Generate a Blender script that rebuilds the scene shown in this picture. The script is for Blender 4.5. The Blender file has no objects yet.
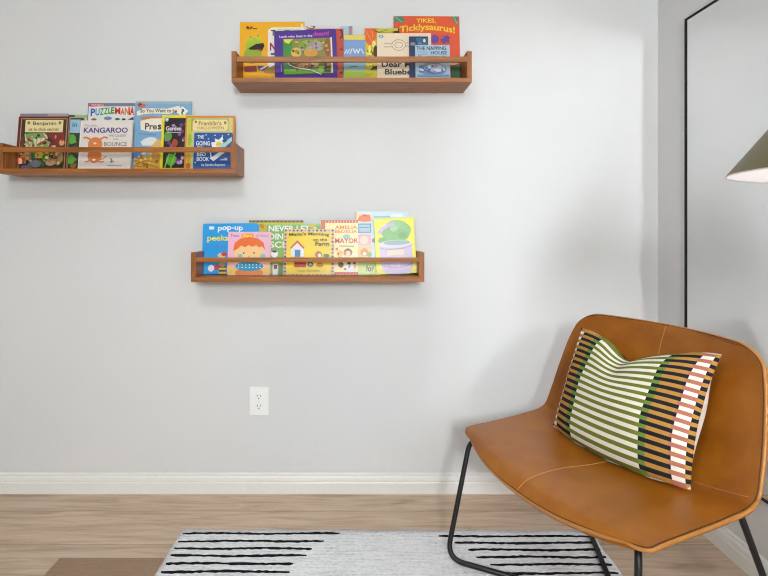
import bpy, bmesh, math, random
from math import sin, cos, pi, sqrt, exp
from mathutils import Vector, Matrix, Quaternion
random.seed(7)
sc = bpy.context.scene
COL = sc.collection

# ------------------------------------------------------------------ camera frame (photo pixels -> metres)
VX, VY, FPX, CAMH, WALLY = 355.0, 229.0, 525.0, 1.06, 2.112
RX = 1.219                      # right wall
LX, BY, CH = -2.1, -2.0, 2.5    # left wall, rear wall, ceiling height
def unpx(px, py, Y): return ((px-VX)/FPX*Y, CAMH-(py-VY)/FPX*Y)
def floor_at(px, py, z=0.):
    Y = (CAMH-z)*FPX/(py-VY); return ((px-VX)/FPX*Y, Y)

# ------------------------------------------------------------------ materials
def lin(c): return c/12.92 if c <= .04045 else ((c+.055)/1.055)**2.4
def rgb(h):
    h = h.lstrip('#'); return tuple(lin(int(h[i:i+2], 16)/255) for i in (0, 2, 4))+(1.,)
MATS = {}
def nodes(name):
    m = bpy.data.materials.new(name); m.use_nodes = True
    nt = m.node_tree; b = nt.nodes['Principled BSDF']
    return m, nt, b
def N(nt, t, **kw):
    n = nt.nodes.new(t)
    for k, v in kw.items():
        if k in n.inputs: n.inputs[k].default_value = v
        else: setattr(n, k, v)
    return n
def link(nt, a, b): nt.links.new(a, b)
def ramp(nt, fac, stops):
    r = nt.nodes.new('ShaderNodeValToRGB')
    e = r.color_ramp.elements
    while len(e) < len(stops): e.new(.5)
    for el, (p, c) in zip(e, stops): el.position = p; el.color = c if len(c) == 4 else rgb(c)
    link(nt, fac, r.inputs['Fac']); return r
def mapping(nt, scale, coord='Object'):
    tc = N(nt, 'ShaderNodeTexCoord'); mp = N(nt, 'ShaderNodeMapping', Scale=scale)
    link(nt, tc.outputs[coord], mp.inputs['Vector']); return mp.outputs['Vector']
def plain(hexc, rough=.5, metal=0., name=None):
    key = (hexc, rough, metal)
    if key in MATS: return MATS[key]
    m, nt, b = nodes(name or ('paint_'+hexc.strip('#')))
    v = mapping(nt, (60, 60, 60)); nz = N(nt, 'ShaderNodeTexNoise', Scale=3., Detail=2.); link(nt, v, nz.inputs['Vector'])
    c = rgb(hexc); d = tuple(x*.94 for x in c[:3])+(1,)
    r = ramp(nt, nz.outputs['Fac'], [(.3, d), (.7, c)])
    link(nt, r.outputs['Color'], b.inputs['Base Color'])
    b.inputs['Roughness'].default_value = rough; b.inputs['Metallic'].default_value = metal
    MATS[key] = m; return m
def bump(nt, b, h, strength, dist=.001):
    bp = N(nt, 'ShaderNodeBump', Strength=strength, Distance=dist)
    link(nt, h, bp.inputs['Height']); link(nt, bp.outputs['Normal'], b.inputs['Normal'])

def wall_mat():
    m, nt, b = nodes('wall_paint')
    v = mapping(nt, (1, 1, 1)); nz = N(nt, 'ShaderNodeTexNoise', Scale=140., Detail=3.); link(nt, v, nz.inputs['Vector'])
    n2 = N(nt, 'ShaderNodeTexNoise', Scale=1.3, Detail=2.); link(nt, v, n2.inputs['Vector'])
    r = ramp(nt, n2.outputs['Fac'], [(.35, '#d3d4d4'), (.65, '#d8d8d7')])
    link(nt, r.outputs['Color'], b.inputs['Base Color']); b.inputs['Roughness'].default_value = .5
    bump(nt, b, nz.outputs['Fac'], .15, .0006); return m
def floor_mat():
    m, nt, b = nodes('oak_planks')
    tc = N(nt, 'ShaderNodeTexCoord')
    mp = N(nt, 'ShaderNodeMapping'); mp.inputs['Location'].default_value = (4., -1.973+.211*10, 0)
    link(nt, tc.outputs['Object'], mp.inputs['Vector'])
    br = N(nt, 'ShaderNodeTexBrick', Scale=1.)
    br.offset = .37; br.inputs['Brick Width'].default_value = 9.; br.inputs['Row Height'].default_value = .211
    br.inputs['Mortar Size'].default_value = .0014; br.inputs['Mortar Smooth'].default_value = .2
    br.inputs['Color1'].default_value = (0, 0, 0, 1); br.inputs['Color2'].default_value = (1, 1, 1, 1); br.inputs['Mortar'].default_value = (.5, .5, .5, 1)
    link(nt, mp.outputs['Vector'], br.inputs['Vector'])
    # grain: noise stretched along the plank, shifted per plank
    ofs = N(nt, 'ShaderNodeVectorMath', operation='MULTIPLY_ADD'); ofs.inputs[1].default_value = (3.7, 1.9, 5.)
    link(nt, br.outputs['Color'], ofs.inputs[0]); link(nt, tc.outputs['Object'], ofs.inputs[2])
    m2 = N(nt, 'ShaderNodeMapping', Scale=(1.6, 15., 1.)); link(nt, ofs.outputs[0], m2.inputs['Vector'])
    g = N(nt, 'ShaderNodeTexNoise', Scale=2.2, Detail=7., Roughness=.62, Distortion=.9); link(nt, m2.outputs['Vector'], g.inputs['Vector'])
    m3 = N(nt, 'ShaderNodeMapping', Scale=(5., 120., 1.)); link(nt, ofs.outputs[0], m3.inputs['Vector'])
    g2 = N(nt, 'ShaderNodeTexNoise', Scale=2., Detail=3.); link(nt, m3.outputs['Vector'], g2.inputs['Vector'])
    r = ramp(nt, g.outputs['Fac'], [(.25, '#9c836b'), (.42, '#bfa68c'), (.55, '#cfb79f'), (.75, '#dac6b1')])
    mx = N(nt, 'ShaderNodeMix', data_type='RGBA', blend_type='MULTIPLY'); mx.inputs[0].default_value = .35
    r2 = ramp(nt, g2.outputs['Fac'], [(.3, (.72, .70, .68, 1)), (.6, (1, 1, 1, 1))])
    link(nt, r.outputs['Color'], mx.inputs[6]); link(nt, r2.outputs['Color'], mx.inputs[7])
    pk = ramp(nt, br.outputs['Color'], [(0., (.84, .83, .82, 1)), (1., (1.06, 1.05, 1.04, 1))])
    mx2 = N(nt, 'ShaderNodeMix', data_type='RGBA', blend_type='MULTIPLY'); mx2.inputs[0].default_value = 1.
    link(nt, mx.outputs[2], mx2.inputs[6]); link(nt, pk.outputs['Color'], mx2.inputs[7])
    mx3 = N(nt, 'ShaderNodeMix', data_type='RGBA'); mx3.inputs[7].default_value = rgb('#6a5240')
    link(nt, br.outputs['Fac'], mx3.inputs[0]); link(nt, mx2.outputs[2], mx3.inputs[6])
    link(nt, mx3.outputs[2], b.inputs['Base Color']); b.inputs['Roughness'].default_value = .48
    bump(nt, b, g2.outputs['Fac'], .15, .0006); return m
def wood_mat(name, c0, c1, c2, axis_scale, rough=.42):
    m, nt, b = nodes(name)
    v = mapping(nt, axis_scale); g = N(nt, 'ShaderNodeTexNoise', Scale=2.4, Detail=6., Roughness=.6, Distortion=.6); link(nt, v, g.inputs['Vector'])
    r = ramp(nt, g.outputs['Fac'], [(.28, c0), (.5, c1), (.72, c2)])
    link(nt, r.outputs['Color'], b.inputs['Base Color']); b.inputs['Roughness'].default_value = rough
    bump(nt, b, g.outputs['Fac'], .1, .0006); return m
def leather_mat():
    m, nt, b = nodes('tan_leather')
    v = mapping(nt, (1, 1, 1)); g = N(nt, 'ShaderNodeTexNoise', Scale=9., Detail=5., Roughness=.6); link(nt, v, g.inputs['Vector'])
    r = ramp(nt, g.outputs['Fac'], [(.3, '#8e4f0a'), (.5, '#9a5a0e'), (.7, '#a66515')])
    link(nt, r.outputs['Color'], b.inputs['Base Color'])
    vo = N(nt, 'ShaderNodeTexNoise', Scale=420., Detail=2.); link(nt, v, vo.inputs['Vector'])
    bump(nt, b, vo.outputs['Fac'], .16, .0006)
    rr = ramp(nt, g.outputs['Fac'], [(.3, (.31, .31, .31, 1)), (.7, (.41, .41, .41, 1))]); link(nt, rr.outputs['Color'], b.inputs['Roughness'])
    b.inputs['Specular IOR Level'].default_value = .5
    return m
def rug_mat(name, stops):
    m, nt, b = nodes(name)
    v = mapping(nt, (1, 1.6, 1)); g = N(nt, 'ShaderNodeTexNoise', Scale=75., Detail=4., Roughness=.75); link(nt, v, g.inputs['Vector'])
    v2 = mapping(nt, (3, 40, 1)); g2 = N(nt, 'ShaderNodeTexNoise', Scale=3., Detail=4., Roughness=.7); link(nt, v2, g2.inputs['Vector'])
    mx = N(nt, 'ShaderNodeMath', operation='MULTIPLY_ADD'); mx.inputs[1].default_value = .5
    h = N(nt, 'ShaderNodeMath', operation='MULTIPLY'); h.inputs[1].default_value = .5
    link(nt, g2.outputs['Fac'], h.inputs[0]); link(nt, g.outputs['Fac'], mx.inputs[0]); link(nt, h.outputs[0], mx.inputs[2])
    r = ramp(nt, mx.outputs[0], stops)
    link(nt, r.outputs['Color'], b.inputs['Base Color']); b.inputs['Roughness'].default_value = .95
    b.inputs['Specular IOR Level'].default_value = .1
    f = N(nt, 'ShaderNodeTexNoise', Scale=260., Detail=2.); link(nt, v, f.inputs['Vector'])
    bump(nt, b, f.outputs['Fac'], .6, .003); return m
def mirror_mat():
    m, nt, b = nodes('mirror_silver')
    v = mapping(nt, (1, 1, 1)); g = N(nt, 'ShaderNodeTexNoise', Scale=2.); link(nt, v, g.inputs['Vector'])
    r = ramp(nt, g.outputs['Fac'], [(.3, (.72, .725, .725, 1)), (.7, (.735, .735, .735, 1))]); link(nt, r.outputs['Color'], b.inputs['Base Color'])
    b.inputs['Metallic'].default_value = 1.; b.inputs['Roughness'].default_value = .0
    return m
def pillow_mat():
    m, nt, b = nodes('woven_stripes')
    uv = N(nt, 'ShaderNodeUVMap', uv_map='UVMap'); s = N(nt, 'ShaderNodeSeparateXYZ'); link(nt, uv.outputs[0], s.inputs[0])
    def M(op, a, bb=None):
        n = N(nt, 'ShaderNodeMath', operation=op)
        for i, q in enumerate((a, bb)):
            if q is None: continue
            if isinstance(q, (int, float)): n.inputs[i].default_value = q
            else: link(nt, q, n.inputs[i])
        return n.outputs[0]
    row = M('GREATER_THAN', M('FRACT', M('MULTIPLY', s.outputs['Y'], 16.5)), .5)
    def zones(stops):
        r = ramp(nt, s.outputs['X'], stops); r.color_ramp.interpolation = 'CONSTANT'; return r.outputs['Color']
    W, BK, GR, GO, RD, DG = '#e9e4d6', '#23222a', '#717a32', '#b98a40', '#b3705c', '#6d8c3a'
    ev = zones([(0, BK), (.008, RD), (.045, GO), (.19, DG), (.235, GR), (.752, DG), (.792, GO), (.908, RD), (.980, GO)])
    od = zones([(0, GO), (.008, W), (.055, BK), (.235, W), (.752, BK), (.921, W), (.980, BK)])
    mx = N(nt, 'ShaderNodeMix', data_type='RGBA'); link(nt, row, mx.inputs[0]); link(nt, ev, mx.inputs[6]); link(nt, od, mx.inputs[7])
    link(nt, mx.outputs[2], b.inputs['Base Color']); b.inputs['Roughness'].default_value = .9; b.inputs['Specular IOR Level'].default_value = .15
    w1 = N(nt, 'ShaderNodeTexNoise', Scale=500., Detail=1.); link(nt, mapping(nt, (1, 1, 1)), w1.inputs['Vector'])
    bump(nt, b, w1.outputs['Fac'], .35, .0015); return m

M_WALL = wall_mat(); M_FLOOR = floor_mat(); M_LEATHER = leather_mat(); M_MIRROR = mirror_mat(); M_PILLOW = pillow_mat()
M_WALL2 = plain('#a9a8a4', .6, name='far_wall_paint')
M_TRIM = plain('#e6e4df', .4, name='white_trim_paint')
M_CEIL = plain('#dcdcda', .8, name='ceiling_paint')
M_SHELF = wood_mat('acacia_wood', '#774312', '#98591e', '#b07030', (2.2, 26, 26))
M_SHELFV = wood_mat('acacia_wood_upright', '#774312', '#98591e', '#b07030', (26, 26, 2.2))
M_BLACK = plain('#09090b', .42, .0, name='black_powder_coat')
M_FRAME = plain('#030303', .8, name='black_mirror_frame')
M_WELT = plain('#b97a35', .45, name='welt_leather'); M_STITCH = plain('#bb8244', .7, name='stitching')
M_RUG = rug_mat('rug_wool', [(.30, '#a3a4a6'), (.42, '#d0d1d2'), (.50, '#e4e5e6'), (.64, '#f4f4f5')])
M_RUGB = rug_mat('rug_black_tuft', [(.3, '#0c0c0e'), (.7, '#24242a')])
M_MAT = rug_mat('brown_mat_fibre', [(.3, '#927963'), (.7, '#a58b74')])
M_PLATE = plain('#f3f2ef', .35, name='white_plastic'); M_SLOT = plain('#33322f', .6, name='slot_dark')
M_OFFW = plain('#ddd8cc', .9, name='pillow_back_linen')
M_OLIVE = plain('#5c5531', .45, name='olive_enamel'); M_SHIN = plain('#f1eef0', .55, name='shade_white_lining')
M_BULB = plain('#f4f1e6', .2, name='bulb_glass'); M_BRASS = plain('#b08d4f', .3, 1., name='brass')
M_PAGES = plain('#e7e0d2', .8, name='paper')

# ------------------------------------------------------------------ object helpers
def link_obj(o, parent=None):
    COL.objects.link(o)
    if parent is not None: o.parent = parent
    return o
def tag(o, label, cat, group=None):
    o['label'] = label; o['category'] = cat
    if group: o['group'] = group
    return o
def thing(name, label, cat, loc=(0, 0, 0), rotz=0., group=None):
    o = bpy.data.objects.new(name, None); link_obj(o); o.empty_display_size = .05
    o.location = loc; o.rotation_euler = (0, 0, rotz); return tag(o, label, cat, group)
class MB:
    def __init__(s): s.bm = bmesh.new(); s.mats = []
    def mi(s, m):
        if m not in s.mats: s.mats.append(m)
        return s.mats.index(m)
    def box(s, lo, hi, m, bev=0., seg=2):
        x0, y0, z0 = lo; x1, y1, z1 = hi
        t = bmesh.new()
        vs = [t.verts.new(p) for p in ((x0,y0,z0),(x1,y0,z0),(x1,y1,z0),(x0,y1,z0),(x0,y0,z1),(x1,y0,z1),(x1,y1,z1),(x0,y1,z1))]
        for f in ((0,3,2,1),(4,5,6,7),(0,1,5,4),(1,2,6,5),(2,3,7,6),(3,0,4,7)): t.faces.new([vs[i] for i in f])
        if bev: bmesh.ops.bevel(t, geom=t.edges[:], offset=bev, segments=seg, affect='EDGES', profile=.5)
        s.add(t, m); return s
    def add(s, t, m, mat=None, smooth=False):
        i = s.mi(m); mp = {}
        for v in t.verts: mp[v] = s.bm.verts.new(mat @ v.co if mat else v.co)
        for f in t.faces:
            try: nf = s.bm.faces.new([mp[v] for v in f.verts])
            except ValueError: continue
            nf.material_index = i; nf.smooth = smooth
        t.free()
    def face(s, pts, m, smooth=False):
        f = s.bm.faces.new([s.bm.verts.new(p) for p in pts]); f.material_index = s.mi(m); f.smooth = smooth; return f
    def prism(s, prof, axis, a, b, m):
        """closed polygon prof extruded along axis ('X': prof=(y,z), 'Y': prof=(x,z), 'Z': prof=(x,y))"""
        def P(q, t): return {'X': (t, q[0], q[1]), 'Y': (q[0], t, q[1]), 'Z': (q[0], q[1], t)}[axis]
        A = [s.bm.verts.new(P(q, a)) for q in prof]; B = [s.bm.verts.new(P(q, b)) for q in prof]; n = len(prof); i = s.mi(m)
        fs = [s.bm.faces.new(A[::-1]), s.bm.faces.new(B)]+[s.bm.faces.new((A[k], A[(k+1) % n], B[(k+1) % n], B[k])) for k in range(n)]
        for f in fs: f.material_index = i
        bmesh.ops.recalc_face_normals(s.bm, faces=fs); return s
    def tube(s, pts, r, m, seg=12, closed=False, cap=True):
        pts = [Vector(p) for p in pts]; n = len(pts); rings = []; i = s.mi(m); prev = None
        for k, p in enumerate(pts):
            if closed: t = (pts[(k+1) % n]-pts[k-1]).normalized()
            else: t = (pts[min(k+1, n-1)]-pts[max(k-1, 0)]).normalized()
            if prev is None:
                a = Vector((0, 0, 1)) if abs(t.z) < .9 else Vector((1, 0, 0)); u = t.cross(a).normalized()
            else: u = (prev-t*prev.dot(t)).normalized()
            prev = u; w = t.cross(u)
            rr = r[k] if isinstance(r, (list, tuple)) else r
            rings.append([s.bm.verts.new(p+rr*(cos(2*pi*j/seg)*u+sin(2*pi*j/seg)*w)) for j in range(seg)])
        for k in range(n if closed else n-1):
            A, B = rings[k], rings[(k+1) % n]
            for j in range(seg):
                f = s.bm.faces.new((A[j], A[(j+1) % seg], B[(j+1) % seg], B[j])); f.material_index = i; f.smooth = True
        if cap and not closed:
            for R_ in (rings[0][::-1], rings[-1]): s.bm.faces.new(R_).material_index = i
        return s
    def lathe(s, prof, m, seg=48, c=(0, 0, 0), smooth=True, close=False):
        i = s.mi(m); R_ = [[s.bm.verts.new((c[0]+r*cos(2*pi*j/seg), c[1]+r*sin(2*pi*j/seg), c[2]+z)) for j in range(seg)] for r, z in prof]
        L = list(zip(R_, R_[1:]))
        for A, B in L:
            for j in range(seg):
                f = s.bm.faces.new((A[j], A[(j+1) % seg], B[(j+1) % seg], B[j])); f.material_index = i; f.smooth = smooth
        if close:
            for q in (R_[0][::-1], R_[-1]): s.bm.faces.new(q).material_index = i
        return s
    def build(s, name, parent=None, recalc=False):
        if recalc: bmesh.ops.recalc_face_normals(s.bm, faces=s.bm.faces[:])
        me = bpy.data.meshes.new(name); s.bm.to_mesh(me); s.bm.free()
        for m in s.mats: me.materials.append(m)
        return link_obj(bpy.data.objects.new(name, me), parent)
def struct(name, mb):
    o = mb.build(name); o['kind'] = 'structure'; return o

# ------------------------------------------------------------------ room shell
T = .12
struct('floor', MB().box((LX-T, BY-T, -.1), (RX+T, WALLY+T, 0), M_FLOOR))
struct('ceiling', MB().box((LX-T, BY-T, CH), (RX+T, WALLY+T, CH+.1), M_CEIL))
struct('wall_back', MB().box((LX-T, WALLY, 0), (RX+T, WALLY+T, CH), M_WALL))
struct('wall_right', MB().box((RX, BY, 0), (RX+T, WALLY, CH), M_WALL))
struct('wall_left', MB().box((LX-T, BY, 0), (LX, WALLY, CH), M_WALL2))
WX0, WX1, WZ0, WZ1 = -.02, .42, 1.38, 2.04
mb = MB()
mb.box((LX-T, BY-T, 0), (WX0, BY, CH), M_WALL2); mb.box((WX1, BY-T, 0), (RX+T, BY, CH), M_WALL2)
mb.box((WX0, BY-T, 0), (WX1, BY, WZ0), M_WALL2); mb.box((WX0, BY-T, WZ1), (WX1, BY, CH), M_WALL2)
struct('wall_front', mb)
mb = MB()
for a, b_ in (((WX0, WZ0), (WX0+.04, WZ1)), ((WX1-.04, WZ0), (WX1, WZ1)), ((WX0+.04, WZ0), (WX1-.04, WZ0+.04)), ((WX0+.04, WZ1-.04), (WX1-.04, WZ1)), ((.19, WZ0+.04), (.23, WZ1-.04))):
    mb.box((a[0], BY-.09, a[1]), (b_[0], BY-.04, b_[1]), M_TRIM)
struct('window_1', mb)
BP = [(0, 0), (.014, 0), (.0145, .045), (.0125, .050), (.0135, .056), (.0115, .066), (.007, .072), (.0065, .079), (.0025, .083), (0, .083)]
BP = [(d, z*.965) for d, z in BP]
struct('baseboard_back', MB().prism([(WALLY-d, z) for d, z in BP], 'X', LX, RX, M_TRIM))
struct('baseboard_right', MB().prism([(RX-d, z) for d, z in BP], 'Y', BY, WALLY-.015, M_TRIM))
struct('baseboard_left', MB().prism([(LX+d, z) for d, z in BP], 'Y', BY, WALLY-.015, M_TRIM))

# ------------------------------------------------------------------ wall outlet
x0, z1 = unpx(249.6, 386.5, WALLY); x1, z0 = unpx(268.8, 414.8, WALLY)
ox, oz = (x0+x1)/2, (z0+z1)/2; hw, hh = (x1-x0)/2, (z1-z0)/2
out = thing('wall_outlet', 'white double power outlet on the wall below the lowest shelf', 'outlet', (ox, WALLY, oz))
MB().box((-hw, -.007, -hh), (hw, 0, hh), M_PLATE, .003, 3).build('faceplate', out)
for s in (1, -1):
    mb = MB(); cz = s*.0195; t = bmesh.new()
    pr = []
    for k in range(24):
        a = 2*pi*k/24; pr.append((max(-.0135, min(.0135, .0172*cos(a))), cz+.0142*sin(a)))
    mb.prism(pr, 'Y', -.0088, -.006, M_PLATE)
    for dx, hgt in ((-.0063, .0042), (.0063, .0034)): mb.box((dx-.0012, -.0092, cz+.003-hgt), (dx+.0012, -.0085, cz+.003+hgt), M_SLOT)
    mb.prism([(.0026*cos(2*pi*k/12), cz-.0085+.0026*sin(2*pi*k/12)) for k in range(12)], 'Y', -.0092, -.0085, M_SLOT)
    mb.build('receptacle', out)
MB().prism([(.003*cos(2*pi*k/16), .003*sin(2*pi*k/16)) for k in range(16)], 'Y', -.0082, -.006, M_TRIM).build('screw', out)

# ------------------------------------------------------------------ shelves
SD, YF = .155, WALLY-.155
def shelf(label, pxl, pxr, py_bot, py_top, py_ptop, rail, loc_label=None):
    """front outline in photo pixels: left/right ends, underside, board top, end panel top, rail (top, bottom)"""
    xl, zb = unpx(pxl, py_bot, YF); xr, zt = unpx(pxr, py_top, YF)
    zp = unpx(0, py_ptop, YF)[1]; r1 = unpx(0, rail[0], YF)[1]; r0 = unpx(0, rail[1], YF)[1]
    cx = (xl+xr)/2; w = (xr-xl)/2; root = thing('wall_bookshelf', label, 'shelf', (cx, WALLY, zb), 0, 'wooden wall book ledges')
    h = zt-zb; th = .019
    MB().box((-w, -SD, 0), (w, 0, h), M_SHELF, .0012).build('shelf_board', root)
    for s in (-1, 1):
        a, b_ = sorted((s*w, s*(w-th))); MB().box((a, -SD, h), (b_, 0, zp-zb), M_SHELFV, .0012).build('end_panel', root)
    MB().box((-w+th, -SD+.001, r0-zb), (w-th, -SD+.012, r1-zb), M_SHELF, .001).build('front_rail', root)
    return dict(zt=zt, xl=xl+th, xr=xr-th)
S_TOP = shelf('wooden wall ledge of books, highest of the three shelves', 231.4, 472., 82.2, 77.6, 51.0, (56.3, 61.8))
S_LEFT = shelf('wooden wall ledge of books, leftmost of the three and cut by the photo edge', -2.5, 235.6, 173.4, 168.5, 142.9, (147.0, 152.0))
S_LOW = shelf('wooden wall ledge of books, lowest of the three, above the outlet', 190.8, 424.4, 282.0, 277.0, 252.4, (257.6, 262.2))

# ------------------------------------------------------------------ books
def text_mesh(body, extrude=0.):
    cu = bpy.data.curves.new('lettering', 'FONT'); cu.body = body; cu.align_x = 'LEFT'; cu.resolution_u = 3; cu.offset = .022 if len(body) > 2 else .035
    o = bpy.data.objects.new('lettering', cu); COL.objects.link(o)
    dg = bpy.context.evaluated_depsgraph_get(); me = bpy.data.meshes.new_from_object(o.evaluated_get(dg))
    t = bmesh.new(); t.from_mesh(me)
    bpy.data.objects.remove(o); bpy.data.curves.remove(cu); bpy.data.meshes.remove(me); return t
ALPHA = .12
def book(name, label, shelf_, group, x0, x1, ytop, layer, cover, decor=(), t=.009, roll=0., spine=None, edge_r=0., gloss=.35):
    """x0,x1,ytop: photo pixels of the front cover; decor drawn in the same pixels"""
    yb = WALLY-.044-.0125*layer; zb = shelf_['zt']+t*sin(ALPHA)+.0004
    ybot_px = VY-FPX*(zb-CAMH)/yb
    H = .2
    for _ in range(20):
        Yt = yb+H*sin(ALPHA); H = (CAMH+(VY-ytop)/FPX*Yt-zb)/cos(ALPHA)
    Ym = yb+.5*H*sin(ALPHA); X0 = (x0-VX)/FPX*Ym; X1 = (x1-VX)/FPX*Ym; W = X1-X0
    r = math.radians(roll); lift = abs(W/2*sin(r))
    H -= lift*.8
    root = thing(name, label, 'book', ((X0+X1)/2, yb, zb+lift), 0, group)
    root.rotation_mode = 'QUATERNION'
    root.rotation_quaternion = Quaternion((1, 0, 0), -ALPHA) @ Quaternion((0, 1, 0), r)
    cm = plain(cover, gloss); mb = MB(); c = .0013; hw_ = W/2
    sm = plain(spine or cover, gloss)
    if edge_r:
        pr = []
        for cx_, cz_, a0 in ((hw_-edge_r, edge_r, -pi/2), (hw_-edge_r, H-edge_r, 0), (-hw_+edge_r, H-edge_r, pi/2), (-hw_+edge_r, edge_r, pi)):
            for k in range(6): a = a0+pi/2*k/5; pr.append((cx_+edge_r*cos(a), cz_+edge_r*sin(a)))
        mb.prism(pr, 'Y', 0, c, cm); mb.prism(pr, 'Y', t-c, t, cm)
    else:
        mb.box((-hw_, 0, 0), (hw_, c, H), cm); mb.box((-hw_, t-c, 0), (hw_, t, H), cm)
    mb.box((-hw_, c, edge_r), (-hw_+c, t-c, H-edge_r), sm)
    def P(px, py): return ((px-x0)/(x1-x0)*W-hw_, (ybot_px-py)/(ybot_px-ytop)*H)
    k = 0
    for d in decor:
        k += 1; y = -.00011*k; kind = d[0]; m = plain(d[-1], gloss)
        if kind == 'r':
            a = P(d[1], d[4]); b_ = P(d[3], d[2]); pts = [(a[0], a[1]), (b_[0], a[1]), (b_[0], b_[1]), (a[0], b_[1])]
        elif kind == 'e':
            cx_, cz_ = P(d[1], d[2]); rx = d[3]*W/(x1-x0); rz = d[4]*H/(ybot_px-ytop)
            pts = [(cx_+rx*cos(2*pi*q/28), cz_+rz*sin(2*pi*q/28)) for q in range(28)]
        elif kind == 'p': pts = [P(*q) for q in d[1]]
        elif kind == 'l':
            q = [Vector(P(*z)) for z in d[1]]; w = d[2]*W/(x1-x0)/2
            for i_, (a, b_) in enumerate(zip(q, q[1:])):
                n = (b_-a).normalized(); n = Vector((-n.y, n.x))*w; yy = y-.00001*(i_ % 3)
                mb.face([(v.x, yy, v.y) for v in (a-n, b_-n, b_+n, a+n)][::1], m)
            continue
        elif kind == 't':
            tm = text_mesh(d[1]); a = P(d[2], d[5]); b_ = P(d[4], d[3])
            xs = [v.co.x for v in tm.verts]; ys = [v.co.y for v in tm.verts]; arc = d[6] if len(d) > 7 else 0.
            ux, uy = min(xs), min(ys); sx = (b_[0]-a[0])/(max(xs)-ux); sy = (b_[1]-a[1])/(max(ys)-uy)
            for v in tm.verts:
                fx = (v.co.x-ux)/(max(xs)-ux)
                v.co = Vector((a[0]+(v.co.x-ux)*sx, y, a[1]+(v.co.y-uy)*sy+arc*4*fx*(1-fx)*H/(ybot_px-ytop)))
            mb.add(tm, m); continue
        mb.face([(u, y, v) for u, v in pts], m)
    mb.build('cover', root)
    MB().box((-hw_+c, c, .002), (hw_-.0015, t-c, H-.002), M_PAGES).build('pages', root)
    return root
def rnd_blobs(x0, y0, x1, y1, cols, n, r0, r1, seed):
    R_ = random.Random(seed); return [('e', R_.uniform(x0+r1, x1-r1), R_.uniform(y0+r1, y1-r1), R_.uniform(r0, r1), R_.uniform(r0, r1), R_.choice(cols)) for _ in range(n)]
G1, G2, G3 = 'picture books on the highest shelf', 'picture books on the left shelf', 'picture books on the lowest shelf'
PB = 'picture_book'
# --- highest shelf
S = S_TOP
book(PB, 'golden yellow picture book with an open-mouthed green frog, far left of the highest shelf', S, G1, 239.7, 304.6, 22.0, 0, '#f0b012', [
    ('p', [(268, 30), (272, 27.6), (304.6, 27.6), (304.6, 62), (300, 70), (268, 68)], '#efe9da'),
    ('r', 300.8, 24, 303.2, 27.6, '#e8dcb0'),
    ('t', 'T', 270.8, 30, 275.6, 36, '#2f5a2c'), ('t', 'N', 270.0, 43, 276.0, 51, '#a8242a'), ('r', 271, 53.5, 276, 55.5, '#4b5670'),
    ('l', [(245.8, 27.2), (248.5, 29.6), (247, 26.2), (251, 29.4), (250.6, 26.6), (254, 29), (257, 28.6)], 1.0, '#7b2a20'),
    ('e', 253.5, 45.5, 7.6, 7.6, '#a6c032'), ('e', 250.6, 39.4, 2.4, 2.6, '#aec83a'), ('e', 258.2, 38.6, 2.4, 2.6, '#aec83a'),
    ('l', [(250, 37.6), (250.6, 36.4), (251.4, 37.6)], .5, '#2a2e14'), ('l', [(257.6, 36.6), (258.2, 35.6), (259, 36.8)], .5, '#2a2e14'),
    ('e', 253, 55.5, 9, 8.5, '#96b02c'), ('p', [(248.6, 48.8), (256, 44.4), (263.6, 43.4), (264.6, 46.4), (262, 51.8), (256, 50.2), (250, 50)], '#2a1512'),
    ('p', [(256.4, 49.8), (262, 50), (261.2, 51.4), (257, 50.8)], '#b5463a'),
    ('p', [(244.6, 66.8), (257, 66), (257.4, 72), (245.4, 72.4)], '#a32c22'), ('p', [(258, 66), (270, 67), (263, 71.6), (259, 70)], '#3f3a7a'), ('p', [(260, 69), (266, 66.4), (267.6, 67.4), (261.4, 71)], '#e8e2ea'),
    ('p', [(264, 72), (276, 65), (276, 74), (266, 73.6)], '#b8871a')], t=.007, roll=-.4)
book(PB, 'white book with a pale blue corner and black doodle, mostly hidden behind the purple book', S, G1, 305.4, 353.2, 25.6, 0, '#d5d6d3', [
    ('r', 340, 26.2, 348.4, 40, '#a9c4d4'), ('r', 348.6, 26.2, 352.4, 36, '#8f8b93'), ('r', 349.4, 29, 351.6, 34, '#b58a8a'),
    ('l', [(306, 26.6), (309, 28.4), (312, 28.6), (314.6, 26.6)], .7, '#333a36'), ('l', [(310.4, 26.2), (314.8, 26.4), (313, 29.6)], .7, '#3a4440')], t=.006)
book(PB, 'red storybook with black letters peeking out right of the purple book', S, G1, 306, 343.4, 28.6, 1, '#c4503c', [
    ('l', [(339.4, 30), (341.8, 31), (342.2, 36), (340, 38.4)], 1.2, '#2a1512'), ('l', [(340, 49), (342.4, 50)], 1., '#2a1512'), ('r', 339.6, 71.6, 343, 73.8, '#2a1512')], t=.008)
book(PB, 'pale green book whose top edge shows left of the purple book', S, G1, 276.6, 300, 28.8, 1, '#b9c889', [
    ('r', 277, 29.4, 300, 32.6, '#d5dcc0'), ('l', [(284, 30.6), (289.4, 30.6)], .9, '#3c4a30')], t=.006)
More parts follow.
